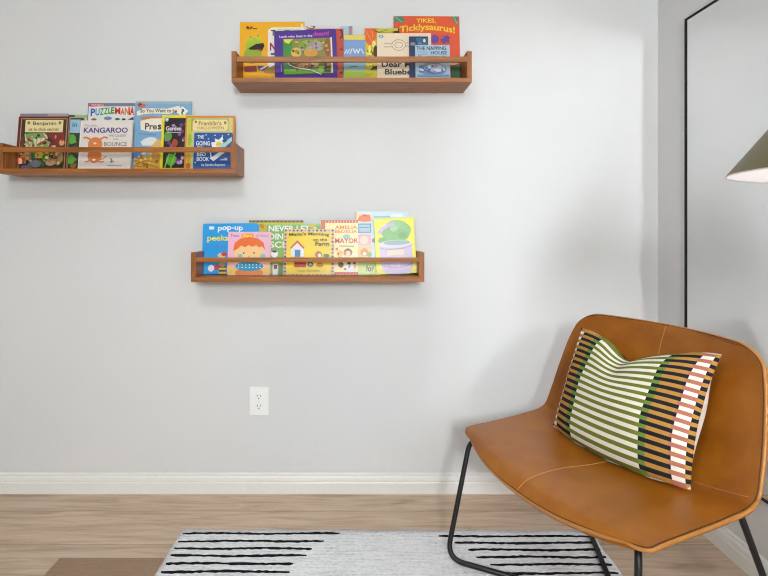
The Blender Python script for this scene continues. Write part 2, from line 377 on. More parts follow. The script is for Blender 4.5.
book(PB, 'purple book with a framed picture of desert animals, on the highest shelf', S, G1, 275.6, 337.8, 30.2, 2, '#4c2a8c', [
    ('t', 'Look who lives in the', 281, 35, 314, 37.6, '#d9cfe8'), ('t', 'desert!', 315, 32.2, 331, 36.6, '#c94f9e'),
    ('r', 284.5, 39, 333.6, 75.2, '#8b8a3c'), ('p', [(284.5, 39), (294, 39), (292, 75.2), (284.5, 75.2)], '#3f8f3a'), ('p', [(284.8, 39), (294.6, 39), (290, 44), (286, 42)], '#e8d840'),
    ('e', 312, 47, 13, 6.4, '#a8a56a'), ('e', 303.5, 47, 4.6, 4.4, '#7fa03a'), ('e', 313, 47, 4, 4, '#9a94a0'), ('e', 320, 47.4, 5, 4.6, '#b0a0b0'), ('e', 329, 49, 3.4, 9, '#9c5a34'),
    ('e', 297.4, 53, 5.2, 5, '#e0b455'), ('e', 312, 54, 7, 4, '#d99a30'), ('e', 294.6, 51.4, 1.2, 1.2, '#4a3018'), ('e', 299.4, 54, .9, .9, '#2a1a10'), ('e', 305.6, 46.2, 1.1, 1.2, '#2a2418'), ('e', 312.4, 48.6, .9, 1.1, '#5a2430'),
    ('r', 293, 62, 323, 70.4, '#8a6438'), ('e', 305, 66.4, 6, 3.4, '#b98548'), ('e', 316, 65, 4, 3.6, '#c6a86a'), ('p', [(285, 70), (333, 70.6), (333, 75), (285, 75)], '#6db02c'), ('e', 321.6, 71, 2.4, 4, '#86c832'), ('r', 325, 66, 331, 74, '#5d3c24'), ('r', 332, 39, 333.6, 75.2, '#e5dfc0'),
    *rnd_blobs(296, 40, 331, 56, ['#8a9a3a','#c9a060','#6f8a3a','#b8a8b0','#d0b050','#7a5a38'], 26, .6, 1.9, 11), *rnd_blobs(290, 61, 331, 74, ['#7a4f28','#c89a58','#5f9a2c','#a87840','#e0c080','#4a3a20'], 26, .6, 1.8, 12),
    ('l', [(288, 62.6), (291, 66.6), (296, 69), (303, 70.4), (312, 72.2), (318, 75), (322, 77)], .9, '#e9e6ee'), ('l', [(282.4, 66), (282.4, 73)], .8, '#a99bd0')], t=.008, roll=-2.2)
book(PB, 'blue and green book with a yellow top band, between the red and orange books', S, G1, 343.8, 365.4, 34.8, 1.6, '#7f9fce', [
    ('r', 343.8, 35, 365.4, 39.8, '#e8cf62'), ('l', [(344.4, 54), (347, 49.6)], 1.0, '#e6e9f0'), ('l', [(347, 54), (349.6, 49)], 1.0, '#e6e9f0'), ('l', [(350, 54), (352.2, 48.6)], 1.0, '#e6e9f0'),
    ('l', [(353.4, 48.6), (354.8, 53.6), (356.6, 49), (358.2, 53.6), (360, 48.6)], 1.0, '#e6e9f0'), ('l', [(361, 49), (363.6, 54)], 1.0, '#e6e9f0'),
    ('r', 343.8, 62, 365.4, 72, '#8fb4c4'), ('p', [(343.8, 71), (350, 69.5), (357, 71.5), (365.4, 70), (365.4, 78), (343.8, 78)], '#a9c24a'), ('l', [(349, 68.6), (353, 66.4), (357, 67)], .9, '#5e7f4a')], t=.007)
book(PB, 'yellow book with big orange leaves, just left of the cream letter book', S, G1, 364.6, 392, 28.2, 1, '#d9c63a', [
    ('p', [(364.6, 28.4), (377, 28.4), (376.6, 36), (374, 45), (369, 46), (364.6, 40)], '#e0662c'), ('l', [(365.2, 30), (370, 38), (374, 45)], .6, '#f0a050'), ('l', [(372, 29), (373, 38)], .5, '#f0a050'),
    *rnd_blobs(365, 45, 377, 78, ['#c9b22c','#efe27a','#a89a28','#8a6a1c','#d8d050'], 24, .7, 2.2, 16), ('e', 374, 44.6, 2, 3.6, '#efe08a'), ('p', [(377, 28.6), (398, 28.6), (398, 31), (384, 33.2), (378, 32)], '#c9c24a'), ('l', [(372, 29.6), (379, 32.8), (388, 30)], .7, '#6a6a20'), ('e', 375.6, 52, 2.2, 6, '#4a3c12'), ('e', 369.6, 49.6, 1.4, 4, '#f3ea6a'),
    ('p', [(370, 71), (373, 67), (378, 66), (378, 70), (374, 69.6)], '#2a2416'), ('e', 368, 73, 3, 3.4, '#b8c23a')], t=.007)
book(PB, 'cream book with a postmark and handwritten black title, on the highest shelf', S, G1, 377.2, 431.4, 33.2, 2.4, '#ecd9bd', [
    ('e', 381.2, 36.4, 2.4, 1.6, '#3c93a3'), ('e', 381.2, 36.4, 1.1, .8, '#d0e0dc')]
    + [('l', [(398.8+rx*cos(2*pi*k/24), 45.2+ry*sin(2*pi*k/24)) for k in range(25)], .55, '#8f8078') for rx, ry in ((6.8, 5.4), (3.8, 3.))]
    + [('l', [(384+i_*1.6, y_+.6*(-1)**i_) for i_ in range(6)], .5, '#8f8078') for y_ in (43.6, 47.0)] + [('l', [(406+i_*1.6, y_+.6*(-1)**i_) for i_ in range(6)], .5, '#8f8078') for y_ in (43, 46.4)]
    + [('t', 'Dear Mr', 381.6, 61.6, 416, 67.2, '#2a2624'), ('t', 'Blueberry', 384.8, 69.2, 424, 76.4, '#2a2624')], t=.008)
book(PB, 'small navy book with a pale moon, half hidden behind the light blue one', S, G1, 409.4, 428.4, 36.4, 3.4, '#2c3c5e', [
    ('p', [(416, 37.8), (427.6, 37.8), (427.6, 45), (418, 45)], '#3f6486'), ('e', 424.6, 40.6, 1.2, 1.8, '#dfe3d8'), ('e', 413, 44, 2.6, 1.8, '#8d8699'), ('e', 420, 43.6, 2, 1.2, '#5a86a4')], t=.006)
book(PB, 'light blue book with dark serif title, front right of the highest shelf', S, G1, 415.4, 450, 45.0, 4.4, '#a9c3d6', [
    ('t', 'THE NAPPING', 416.6, 46.4, 446.6, 50.2, '#3c4656'), ('t', 'HOUSE', 431, 51.2, 447, 54.6, '#3c4656'), ('l', [(418, 52), (428, 52.2)], .6, '#7d90a0'), ('l', [(418, 54.4), (427, 54.4)], .6, '#7d90a0'),
    ('e', 433, 60, 14, 4.2, '#8a9f8c'), ('e', 420, 57, 3, 1.6, '#b08f80'), ('e', 444, 57.4, 3.4, 1.6, '#a88a80'), ('e', 433, 69.6, 13.4, 6.4, '#7291bd'), ('e', 434, 68, 10, 3.6, '#b6c8e4'), ('e', 430, 66.6, 2.6, 2, '#c6a294'), ('e', 438, 71, 5, 2, '#dbe2f0'), *rnd_blobs(418, 64, 448, 74, ['#8aa6d0','#c0d0ea','#5f7fb0','#c8a8a0','#e2e8f2'], 26, .6, 2.0, 15), ('l', [(421, 66), (425, 71), (433, 74), (443, 72)], .9, '#566f9c'), ('r', 417, 75, 449, 77, '#7a92ac')], t=.009)
book(PB, 'large orange-red book with arched yellow title, far right of the highest shelf', S, G1, 393.4, 459.6, 16.2, 0, '#dd5630', [
    ('p', [(393.4, 17), (402, 17), (404.6, 20.4), (401, 24), (397, 21), (395.4, 24.6)], '#2f8a6c'), ('l', [(395, 17.4), (402, 22.4)], .7, '#8fd0b0'), ('p', [(451, 16.8), (458, 16.8), (457.6, 26), (454.8, 21.6)], '#2f8a6c'), ('l', [(454, 17), (457.6, 24)], .6, '#9fd8b8'),
    ('t', 'YIKES,', 416, 18.6, 436, 23.6, '#f1cf2c'), ('t', 'Ticklysaurus!', 399.6, 27, 455, 35.6, 3.2, '#f1cf2c'),
    ('e', 434.6, 39.4, 4.2, 4.4, '#6a4a9c'), ('p', [(440, 40), (444.6, 37.6), (441.4, 35.6), (446.6, 36.4), (447.8, 34.8), (448.6, 37.6), (451.4, 37.6), (448.4, 40), (450, 43.4), (446.6, 42), (443.4, 44.4)], '#5d4492'),
    ('p', [(393.6, 28), (398.6, 29), (399.6, 34), (393.6, 33)], '#5c3426'), ('e', 453, 62, 4.6, 4, '#c9a070'), ('p', [(450, 66), (459.6, 64), (459.6, 78), (450, 78)], '#56562c'), ('p', [(452, 72), (456, 66), (459.6, 72), (459.6, 78), (452, 78)], '#2f6440')], t=.01, roll=.4)
# --- left shelf
S = S_LEFT
book(PB, 'mauve-grey book of which only a top strip shows above the burgundy book', S, G2, 18, 66, 113.6, 0, '#8e8590', [('r', 46, 114, 66, 116, '#b9a59a')], t=.007)
book(PB, 'lime green topped book peeking out between burgundy and kangaroo books', S, G2, 66.6, 85.8, 115.0, 0, '#a5b877', [('r', 66.8, 115.2, 73, 116.8, '#23262c'), ('r', 67, 118, 85, 120.6, '#d9d9c6')], t=.008)
book(PB, 'book with pale blue title panel over a dark leafy picture, left of the kangaroo book', S, G2, 62, 82, 118.0, 1, '#3c4030', [
    ('r', 67.6, 118, 69, 168, '#dedad2'), ('r', 69, 119.6, 79, 133, '#9cc0d6'), ('t', 'in', 71, 122.4, 76, 127, '#5a84a0'), *rnd_blobs(69, 134, 80, 168, ['#6a5a3a','#2c3024','#8a7a5a','#3f7a34','#a88a5a'], 26, .6, 1.8, 18), ('e', 72, 139.6, 4, 5, '#5cab3c'), ('e', 72, 160, 4.4, 4.4, '#57a838'), ('e', 75.4, 150, 3.6, 4, '#5a4838'), ('e', 75, 166, 3, 2.4, '#a8672c')], t=.007)
book(PB, 'burgundy bordered book with cream title panel, far left of the left shelf', S, G2, 16.8, 67.4, 116.6, 2, '#6c1a26', [
    ('r', 19.4, 118.4, 66, 168.4, '#c79a58'), ('r', 20.2, 119.2, 65.2, 168.4, '#3f3628'),
    ('r', 24, 120, 62, 132.4, '#e9d8a0'), ('t', 'Benjamin', 31.6, 121.6, 55, 126.2, '#6a5430'), ('t', 'et le club secret', 27.6, 127.6, 58, 131, '#8a744a'), ('e', 27.4, 123, 1.4, 1.6, '#8c6a3c'), ('e', 58.6, 123, 1.4, 1.6, '#8c6a3c'),
    ('p', [(24, 134), (46, 133.4), (50, 147), (26, 147)], '#d9d0ae'), ('p', [(25, 134), (42, 133), (46, 138), (26, 139)], '#7fa05a')]
    + [('l', [(x_, 138), (x_-.4, 147)], .7, '#8c9464') for x_ in (29, 33, 37, 41, 45)]
    + [('p', [(44, 133.6), (64, 133), (64, 143), (58, 144), (52, 140)], '#8c2c30'), ('p', [(50, 142), (60, 142), (60, 156), (52, 152)], '#7a2830'), ('e', 23, 143, 3, 3.6, '#5c3c28'), ('e', 43, 146, 5.4, 4, '#76a040'), ('p', [(37, 145), (44, 140.6), (48, 142.4), (42, 145.6)], '#a03c28'), ('e', 62, 143, 2.8, 3, '#d9a070'),
       ('e', 28.6, 156, 4.4, 4, '#d99440'), ('e', 34.6, 155, 2.6, 4, '#2f7c34'), ('e', 40.6, 155.4, 4.6, 3.2, '#e0b424'), ('e', 46.4, 158, 3.2, 3.6, '#3f8a34'), ('e', 59.6, 158, 5, 6.6, '#a88450'), ('e', 52, 163, 5, 3, '#c8a478'), ('e', 37, 164, 6, 3.6, '#707c8a'), ('e', 29, 167, 6, 1.8, '#565c80'),
       *rnd_blobs(21, 133, 65, 149, ['#4a3a28','#8aa060','#a84034','#d8b080','#6a4a30','#c9c0a0'], 30, .6, 1.8, 13), *rnd_blobs(21, 152, 65, 168, ['#d8a040','#4f8a34','#b88a54','#7a6a50','#e0c060','#5a4030','#a0a0a8'], 44, .6, 2.0, 14),
       ('r', 20, 158.2, 27, 165, '#c9301c'), ('p', [(21.6, 159.6), (23.6, 158.8), (25.6, 161), (25.4, 164.6), (22, 164.6)], '#f1d9b0')], t=.009)
book(PB, 'magazine-like book with rainbow lettering and grey top band, behind the kangaroo book', S, G2, 86.2, 133.2, 102.8, 0, '#e3e3e0', [
    ('r', 86.2, 103, 133.2, 106.4, '#7d7f92'), ('p', [(87.4, 103.6), (102.6, 103.8), (103, 106.2), (88, 106.8)], '#c8404a'), ('t', 'Highlights', 89, 104.2, 102, 106, '#f0dcd8'), ('r', 86.2, 103, 87.0, 130, '#5c6688'),
    ('t', 'P', 89.2, 108.6, 93.6, 116.4, '#2a56b0'), ('t', 'U', 94, 108.6, 98.2, 115.8, '#2a8fc0'), ('t', 'Z', 98.6, 108.2, 102.4, 115.2, '#2fa06a'), ('t', 'Z', 102.6, 107.8, 106.4, 114.6, '#46a43c'), ('t', 'L', 106.8, 107.4, 109.8, 114.2, '#3c9c3c'), ('t', 'E', 109.6, 107.2, 113, 113.8, '#3f9030'), ('t', 'M', 113.6, 107.6, 119, 114.4, '#c83428'), ('t', 'A', 119.2, 108.2, 123.4, 115, '#dd6a24'), ('t', 'N', 123.6, 107.6, 127.8, 115.2, '#e0782c'), ('t', 'IA', 128, 106.8, 133, 115.4, '#c82c24'),
    ('p', [(90, 119.6), (93, 118.2), (96, 119.4), (95, 120.8), (91, 120.8)], '#8a5c3a'), ('e', 107, 118.6, 4, 1.8, '#7a86a8'), ('e', 116.6, 119.4, 2.6, 1.2, '#4a7a4a'), ('e', 123, 119.6, 2, 1, '#30343c'), ('p', [(127, 120), (132.6, 117), (133, 120.4)], '#3a3c46')], t=.006)
book(PB, 'pale book with an orange kangaroo and large purple title, on the left shelf', S, G2, 79.2, 131.4, 120.4, 2, '#e3dad2', [
    ('r', 79.2, 120.6, 80.2, 168.6, '#f0ece8'), ('t', 'The little', 83, 124.4, 96, 126.6, '#a89c98'), ('t', 'KANGAROO', 82.8, 127.6, 127, 133, '#4a3a86'), ('t', 'WHO COULDN\'T', 108, 134.6, 126, 137, '#8a8488'), ('t', 'BOUNCE', 104, 142, 127, 146.2, '#8c868a'), ('t', 'just', 113, 138.4, 118, 140.6, '#a09a98'),
    ('e', 95.2, 144.6, 7.2, 7.2, '#dd8242'), ('e', 95.2, 156, 7, 7, '#d67a3a'), ('l', [(90, 139.6), (86, 137.4), (83, 138.2)], 1.8, '#dd8242'), ('l', [(100, 139.6), (104, 137.2), (107.4, 138)], 1.8, '#dd8242'), ('e', 95, 143.6, 1.5, .9, '#f3e3d4'), ('e', 95, 160, 1.6, 1.0, '#f3e3d4'),
    ('l', [(91, 160), (88, 162), (86, 161.4)], 1.2, '#d67a3a'), ('l', [(100, 160), (104, 159), (107, 156.4)], 1.0, '#d67a3a'), ('l', [(98, 161), (102, 162.2), (105, 161.6)], 1.2, '#d67a3a'),
    ('l', [(111, 158), (113, 160.4), (111.6, 162.4), (114.6, 161)], .8, '#5a5658'), ('l', [(108, 165.6), (123, 165.8)], .7, '#9a9490')], t=.009)
book(PB, 'sky blue book with a ribbon banner title, behind the yellow framed book', S, G2, 134, 190.4, 101.4, 0, '#7fabcf', [
    ('r', 134, 101.6, 190.4, 104, '#9fb0ba'),
    ('p', [(135.4, 112), (141, 108.6), (150, 108.4), (166, 108.8), (178, 105.8), (180, 110.4), (168, 114.2), (152, 113.6), (142, 114.4), (136, 116.2)], '#efe5d2'), ('p', [(140, 117.4), (150, 116.4), (166, 117.6), (162, 121), (142, 122)], '#c9824c'), ('p', [(139.6, 121), (150, 118.8), (170, 118), (170, 131), (150, 132), (140.4, 130)], '#efe5d2'),
    ('t', 'So You Want to be', 139, 109.2, 176, 113, 0.4, '#5c4a3c'), ('t', 'Pre', 144.6, 123.4, 156.6, 130, '#3c342c'), ('t', 's', 157.4, 124.8, 161, 130, '#3c342c'),
    ('p', [(175.6, 112.6), (181, 106.4), (187.4, 111), (182, 117.6)], '#f0ece2'), ('t', '?', 180, 109, 183.4, 115, '#4a443c'),
    ('e', 140.6, 105.8, 4, 2.2, '#c8745a'), ('e', 138.4, 104.6, 2, 1.4, '#8c3c34'), ('l', [(138, 134), (156, 135.2)], .7, '#5a88ac'),
    ('p', [(141, 142), (145, 139), (150, 137.4), (156, 138), (160, 146), (143, 146)], '#dfe3e0'), ('p', [(152, 146), (158, 139.6), (164, 140), (164, 150), (150, 150)], '#d9b468'), ('r', 134, 151, 142, 159, '#4f86c2'), ('p', [(136, 160), (144, 158), (154, 152), (166, 152), (166, 170), (136, 170)], '#d9a63e'), *rnd_blobs(135, 151, 161, 169, ['#e0b850','#c08a24','#b07818','#ecd080','#8a5c18'], 34, .6, 1.9, 17), ('l', [(138, 164), (148, 161), (160, 163)], 1., '#a87420'), ('l', [(140, 167), (152, 165), (160, 168)], 1., '#b8842c'), ('e', 157, 157, 4, 4, '#c9923a')], t=.008)
book(PB, 'yellow bordered book with purple blossoms on black, on the left shelf', S, G2, 161, 195, 115.2, 1, '#ecd61c', [
    ('r', 163.6, 118, 192, 168, '#241c22')] + rnd_blobs(164, 120, 190, 168, ['#8a4f8f', '#b88ac0', '#6c3a70', '#d0b0d4'], 26, 1.2, 2.4, 3)
    + [('e', 168, 136.6, 4, 5, '#5f9440'), ('e', 175, 143.4, 3, 4, '#a8442c'), ('e', 172, 160, 5, 6, '#5fae34'), ('l', [(166, 168), (170, 154)], 1.2, '#86cc4c'), ('l', [(172, 168), (176, 153)], 1.2, '#86cc4c'), ('e', 166.2, 119.8, 2.2, 2.4, '#6fa0bc'), ('e', 166.2, 119.8, 1.2, 1.3, '#d5e2ea'),
       ('t', 'Garden', 165.6, 126.6, 181, 131, '#e9e3ea'), ('l', [(167, 132.6), (181, 133)], .8, '#c8b8cc')], t=.006)
book(PB, 'orange bordered book with a cream title plaque, rightmost tall book of the left shelf', S, G2, 184.8, 234.2, 115.8, 2, '#d98a2a', [
    ('r', 186.6, 118, 232.2, 169, '#c9cc8a'), ('r', 187, 119, 191.6, 169, '#c8c832'), ('e', 189, 158, 2.4, 4, '#d99a2c'), ('e', 189.6, 140, 2, 6, '#9fb83a'), ('e', 189, 166, 2.4, 3, '#c8642c'),
    ('r', 190.6, 118.6, 228, 131, '#a49c62'), ('p', [(192, 121.6), (194, 119.6), (226, 119.6), (227.4, 121.6), (227.4, 129.4), (226, 131), (193, 131), (192, 129.4)], '#ecd89a'), ('t', 'Franklin\'s', 198, 121, 221, 125.6, '#9c7434'), ('t', 'HALLOWEEN', 197, 126.6, 223.6, 129.6, '#b89452'), ('e', 195, 122, 1.3, 1.4, '#9c7434'), ('e', 224.6, 123, 1.4, 1.6, '#9c7434'), ('r', 228.6, 119, 232, 169, '#d8c878')], t=.008)
book(PB, 'small dark blue board book with white lettering, front right of the left shelf', S, G2, 193.6, 232.2, 132.6, 3, '#1f4f96', [
    ('t', 'THE', 197, 135.2, 203.4, 138.6, '#dfe9f2'), ('t', 'GOING', 195.8, 141.2, 209.6, 145.6, '#dfe9f2'), ('t', 'TO', 197, 146.6, 203, 150, '#dfe9f2'), ('t', 'BED', 197, 152.6, 206, 156.2, '#dfe9f2'), ('t', 'BOOK', 197, 157, 209.4, 161.2, '#dfe9f2'), ('t', 'by Sandra Boynton', 202, 163.6, 225.6, 166.6, '#cfdcea')]
    + [('e', x_, y_, .7, .6, '#dfe9f2') for x_, y_ in ((205.6, 135), (208, 139), (214.6, 135.4), (222, 136), (228, 134.6), (195.8, 162.6))]
    + [('p', [(211, 142.6), (215, 142), (214.4, 138.6), (218.6, 140), (222, 136.4), (223.4, 141), (226, 143.6), (222.6, 146.6), (224, 150.6), (217, 150), (212.6, 151)], '#e9ebe6'), ('e', 218.6, 144.4, 2.8, 2.6, '#ecc62c'), ('p', [(219, 145), (231.6, 137), (232, 141), (222, 150)], '#9fd0cc'), ('p', [(221.6, 141), (225, 138.4), (227, 141), (224, 143)], '#2f3f5c'),
       ('p', [(210, 158.6), (222, 150.6), (227, 151), (214, 161.4)], '#e3e7ea'), ('p', [(219, 160.4), (227, 158), (228, 160.6)], '#c9d2dc'), ('l', [(210.6, 152), (211.4, 158)], 1.2, '#e3e7ea')], t=.010, edge_r=.006)
# --- lowest shelf
S = S_LOW
book(PB, 'bright blue board book with rounded corners and yellow title, far left of the lowest shelf', S, G3, 202.6, 258.6, 223.4, 1, '#1c9be0', [
    ('r', 209, 226.4, 214, 229.4, '#e9eef2'), ('t', 'pop-up', 217.8, 227, 243, 232.6, .8, '#eef3f6'), ('t', 'peekaboo!', 207.4, 235, 246, 242.6, '#e9e23a'), ('t', 'baby', 216, 244.6, 227, 248, '#5c7fd0'),
    ('e', 222, 255.6, 4, 2.6, '#d9c4b4'), ('e', 224.6, 254.4, 3, 2, '#c83c2c'), ('e', 211.8, 268.4, 3, 3.4, '#e9e3e6'), ('e', 217.6, 267.4, 2.6, 3, '#c8384a'), ('r', 219.6, 265, 227, 274, '#3c3c44'), ('r', 219.6, 268, 227, 270, '#e0c02c'), ('r', 219.6, 272, 227, 274, '#e0c02c'), ('e', 223, 264.6, 3.4, 2.6, '#a88a64')], t=.011, roll=-.6, edge_r=.008, spine='#1583c4')
book(PB, 'yellow book with a dark printed top edge, tallest behind the pink baby book', S, G3, 248.6, 303, 220.4, -.2, '#d9bc2c', [('r', 248.6, 220.4, 303, 222.4, '#4c4128')]
    + [('r', 250+4*k, 220.8, 252.2+4*k, 221.8, '#a8924a') for k in range(13)] + [('r', 249, 223, 303, 224.6, '#cfc94a'), ('e', 261.6, 226, 2.2, 2.4, '#c89a28'), ('l', [(259.6, 224), (263.6, 228.6)], .7, '#8a6a20')], t=.009)
book(PB, 'green book with bold white capital lettering, behind the yellow farm book', S, G3, 266.4, 320.4, 223.8, 1, '#7fae4c', [
    ('r', 266.4, 224, 320.4, 225.2, '#9fc06a'), ('t', 'NEVER LET A', 268.2, 225.6, 318, 231.4, '#eef0ea'), ('t', 'DINOSAUR', 268.6, 233.4, 312, 239.8, '#eef0ea'), ('t', 'SCRIBBLE!', 269.6, 241.6, 316, 248, '#eef0ea'), ('e', 274.6, 254, 3.4, 3.8, '#eceeec'), ('e', 274.6, 251.6, 2.4, 1.2, '#2c2c30'), ('r', 273, 264, 278, 276, '#dcdcd8'), ('r', 274.2, 265, 277.4, 269, '#a02c34'), ('r', 279.6, 264, 283, 276, '#6c7a60'), *rnd_blobs(279, 249, 319, 276, ['#8fb85a','#6a9a3e','#a8c870','#e6e8e0','#5a7a3a'], 30, .7, 2.2, 19), ('e', 312, 226, 4, 2, '#c9b94a')], t=.008)
book(PB, 'pink book with a red-haired baby in a spotted blue bib, on the lowest shelf', S, G3, 227.8, 270.4, 231.8, 2.4, '#edb6cc', [
    ('t', 'Toes,', 230, 234.2, 239, 237.4, '#6c6cc0'), ('p', [(241, 234), (253, 233.6), (253.6, 237.6), (241.4, 237.8)], '#ee9a1e'), ('t', 'Ears', 243, 234.2, 252, 237.2, '#f3dc5c'), ('t', '& Nose!', 256, 234.2, 268.4, 237.2, '#a8a0b4'),
    ('e', 249, 252, 14.6, 12.6, '#f6c98a'), ('p', [(233, 251), (234.6, 243), (240, 238.6), (249, 237.2), (258, 238.6), (263.6, 243), (265, 250), (262, 246.4), (259, 247.6), (256, 245.4), (252, 247), (248.6, 245.2), (245, 247.4), (241, 245.6), (237, 249.4)], '#ea6a1c'),
    ('e', 243.8, 253.2, .8, .8, '#3a2c24'), ('e', 254, 253, .8, .8, '#3a2c24'), ('e', 240.4, 256, 2.6, 1.8, '#7fc4bc'), ('e', 263, 256, 2.8, 1.8, '#7fc4bc'), ('e', 249, 256.6, 1.2, .8, '#e8a06c'),
    ('p', [(228.4, 263), (270, 263), (270, 276.4), (228.4, 276.4)], '#f0c2a0'), ('e', 249.6, 273, 14, 5.4, '#ee8c4c'), ('e', 249.6, 266.4, 14, 4.8, '#2f9cc4'), ('e', 231.6, 271, 4, 4, '#f3cc70'), ('e', 267, 271, 3.4, 4, '#f3cc70')]
    + [('e', 239+3.6*k, 265+2.6*j, .7, .6, '#d9eef4') for k in range(7) for j in range(2)], t=.012)
dots = []
for k in range(13):
    q = 285.6+k*3.92
    for y_ in (230.6, 275.2): dots.append(('e', q, y_, 1.05, 1.05, ('#4a4f98', '#c87a4a', '#d99ac0')[k % 3 if k % 2 else 0]))
for k in range(11):
    q = 234.6+k*3.7
    for x_ in (285.4, 332.6): dots.append(('e', x_, q, 1.1, 1.05, ('#4a4f98', '#b86a5a')[k % 2]))
book(PB, 'yellow farm story book with a dotted border, middle of the lowest shelf', S, G3, 283.8, 334.0, 229.0, 2.2, '#e0c088', [
    ('r', 287, 232.2, 331, 273.6, '#f0cf0c')] + dots + [
    ("t", "Maisy's Morning", 289, 233.2, 329, 237, .8, '#2c2a1c'), ('t', 'on the', 313, 238.4, 327, 241, '#2c2a1c'), ('t', 'Farm', 315.4, 241.8, 329.4, 246.2, '#2c2a1c'), ('t', 'Lucy Cousins', 298, 269.4, 320, 272.2, '#8a8a1c'),
    # plain farmyard bits: a barn, a tractor wheel, a haystack and bushes
    ('p', [(291, 257), (291, 247.6), (297.4, 241.4), (304, 247.6), (304, 257)], '#e6e4de'), ('p', [(290, 248.4), (297.4, 240.6), (305, 248.4), (303.4, 249), (297.4, 243), (291.4, 249)], '#bf4a30'), ('r', 295, 250, 300.6, 257, '#3f78b8'),
    ('e', 318.6, 254.4, 3.4, 3, '#b8663a'), ('e', 319.6, 255.6, 1.6, 1.8, '#efe6d6'), ('e', 326.4, 256, 3, 2, '#3f7a44'), ('r', 294.6, 262.4, 306.4, 267.2, '#b82c20'), ('e', 310.6, 264.4, 3, 2.8, '#4f5a58'), ('e', 310.6, 264.4, 1.3, 1.2, '#b8bcb4'), ('e', 320, 265, 3.6, 2.4, '#bf7a20')], t=.008)
book(PB, 'orange bordered cream book with a red title, right of the yellow farm book', S, G3, 320.8, 358, 220.2, 1, '#cf6a44', [
    ('r', 324, 220.6, 358, 222.6, '#c24a34'), ('r', 325, 222.8, 358, 272.4, '#f2dfa4')] + [('e', 325.6+3*k, 221.6, .7, .7, '#eec28c') for k in range(11)]
    + [('t', 'AMELIA', 334.8, 225.6, 357.4, 229.2, '#d98a3c'), ('t', 'BEDELIA', 334.8, 229.8, 357.4, 233.2, '#d98a3c'), ('e', 346.4, 236.6, 3.6, 2.2, '#86bfb4'), ('t', 'MAYOR', 335, 238.4, 358, 243.4, '#b8444c'), ('l', [(339, 246.2), (354, 246.4)], .7, '#6a6054'),
       ('e', 348, 252.6, 4.4, 4, '#a06c48'), ('e', 348, 254, 2.6, 3, '#f0c8a4'), ('e', 340, 254, 3.6, 3.6, '#ecc46c'), ('e', 341, 265, 2.6, 2.8, '#5c3a28'), ('e', 349.6, 268, 5, 5, '#dfe3ea'), *rnd_blobs(335, 247, 358, 271, ['#e8c080','#c87a5a','#7a4a34','#f3ead0','#d89a70','#8aa0a8'], 24, .6, 1.7, 20), ('e', 349, 263, 1.6, 1.6, '#4a3428'), ('r', 335, 272.2, 358, 276.6, '#cc3c24')] + [('e', 337+3.2*k, 274.4, .6, .6, '#f0a070') for k in range(7)], t=.01)
book(PB, 'pale blue book with stacked square vignettes and a fox, tallest on the lowest shelf', S, G3, 355.6, 409.2, 211.4, 0.2, '#c5dbe6', [
    ('r', 355.6, 211.6, 357, 276, '#ecb84c'), ('r', 357, 213, 371.8, 222.6, '#ecd2b0'), ('p', [(357.4, 221), (359, 216.6), (363.4, 214.4), (370, 215), (371.6, 221.4), (364, 222)], '#dd6c30'), ('e', 365, 215.6, .9, .7, '#6a3018'), ('r', 357.6, 223.6, 371.2, 233.4, '#5f96bc'), ('r', 359.2, 225, 369.8, 232, '#9cc0d2'), ('l', [(360, 227.6), (369, 227.6)], .9, '#4f86ac'), ('l', [(360, 230.4), (369, 230.4)], .9, '#d8a080'),
    ('r', 357, 234.6, 371, 245.4, '#eaa6ac'), ('e', 364, 240.4, 4.4, 4, '#e8ccb0'), ('r', 357, 246.2, 371.8, 257.4, '#ecc07c'), ('e', 364.4, 252.4, 4, 4, '#d98a3c'), ('e', 364.4, 254, 1.7, 1.7, '#f3e6d4'), ('e', 369, 254.6, 2.6, 2.4, '#7fae5c'),
    ('l', [(374, 217), (390, 217)], 1., '#7f9cb0'), ('r', 391, 214, 403, 217.6, '#e4eaea'), ('e', 374.4, 240.6, 2.6, 2.2, '#8c6a8a'), ('r', 357, 262, 380, 276, '#c2cf76'), ('t', 'for A', 366, 265.4, 380, 271.6, '#3a4a2c')], t=.009)
book(PB, 'bright yellow book picturing a lilac bin with green leaves, far right of the lowest shelf', S, G3, 376.4, 416.6, 218.2, 2.2, '#ece326', [
    # plain stand-in picture: a lilac tub with a leafy bush in it
    ('e', 398.6, 226.4, 11.4, 6, '#8fc07c'), ('e', 389, 232, 6, 6, '#7db46a'), ('e', 407, 231, 6, 7, '#86bb74'), ('e', 398, 236, 13, 7, '#7ab462'), ('e', 384.6, 240.6, 5, 3.4, '#6fae58'), ('e', 396, 229, 4, 3, '#a2cc90'), ('e', 404, 236, 4, 3, '#68a352'), ('l', [(380.4, 233.4), (384, 229), (391, 225), (396.6, 223.6)], 3.6, '#c8b2d4'),
    ('p', [(380.6, 247), (412.6, 243), (413.4, 268), (410, 273.6), (398, 275.4), (386, 273.8), (381.6, 269)], '#c9b8d8'), ('e', 397, 244.6, 16.4, 4, '#d9cfe6'), ('e', 398, 243.4, 13.4, 2.4, '#8fae9c'), ('l', [(381, 248.6), (390, 250), (404, 249.4), (413, 246.6)], .8, '#9d90b4'), ('l', [(382, 266), (392, 268.4), (404, 268), (412.6, 265)], .8, '#a496ba'), ('r', 388, 250.6, 405, 256, '#e6cfb4'), ('l', [(389, 263), (389.6, 268)], .8, '#a496ba'), ('l', [(399, 262), (399, 268)], .8, '#e8e0f0')], t=.01, roll=-2.6)

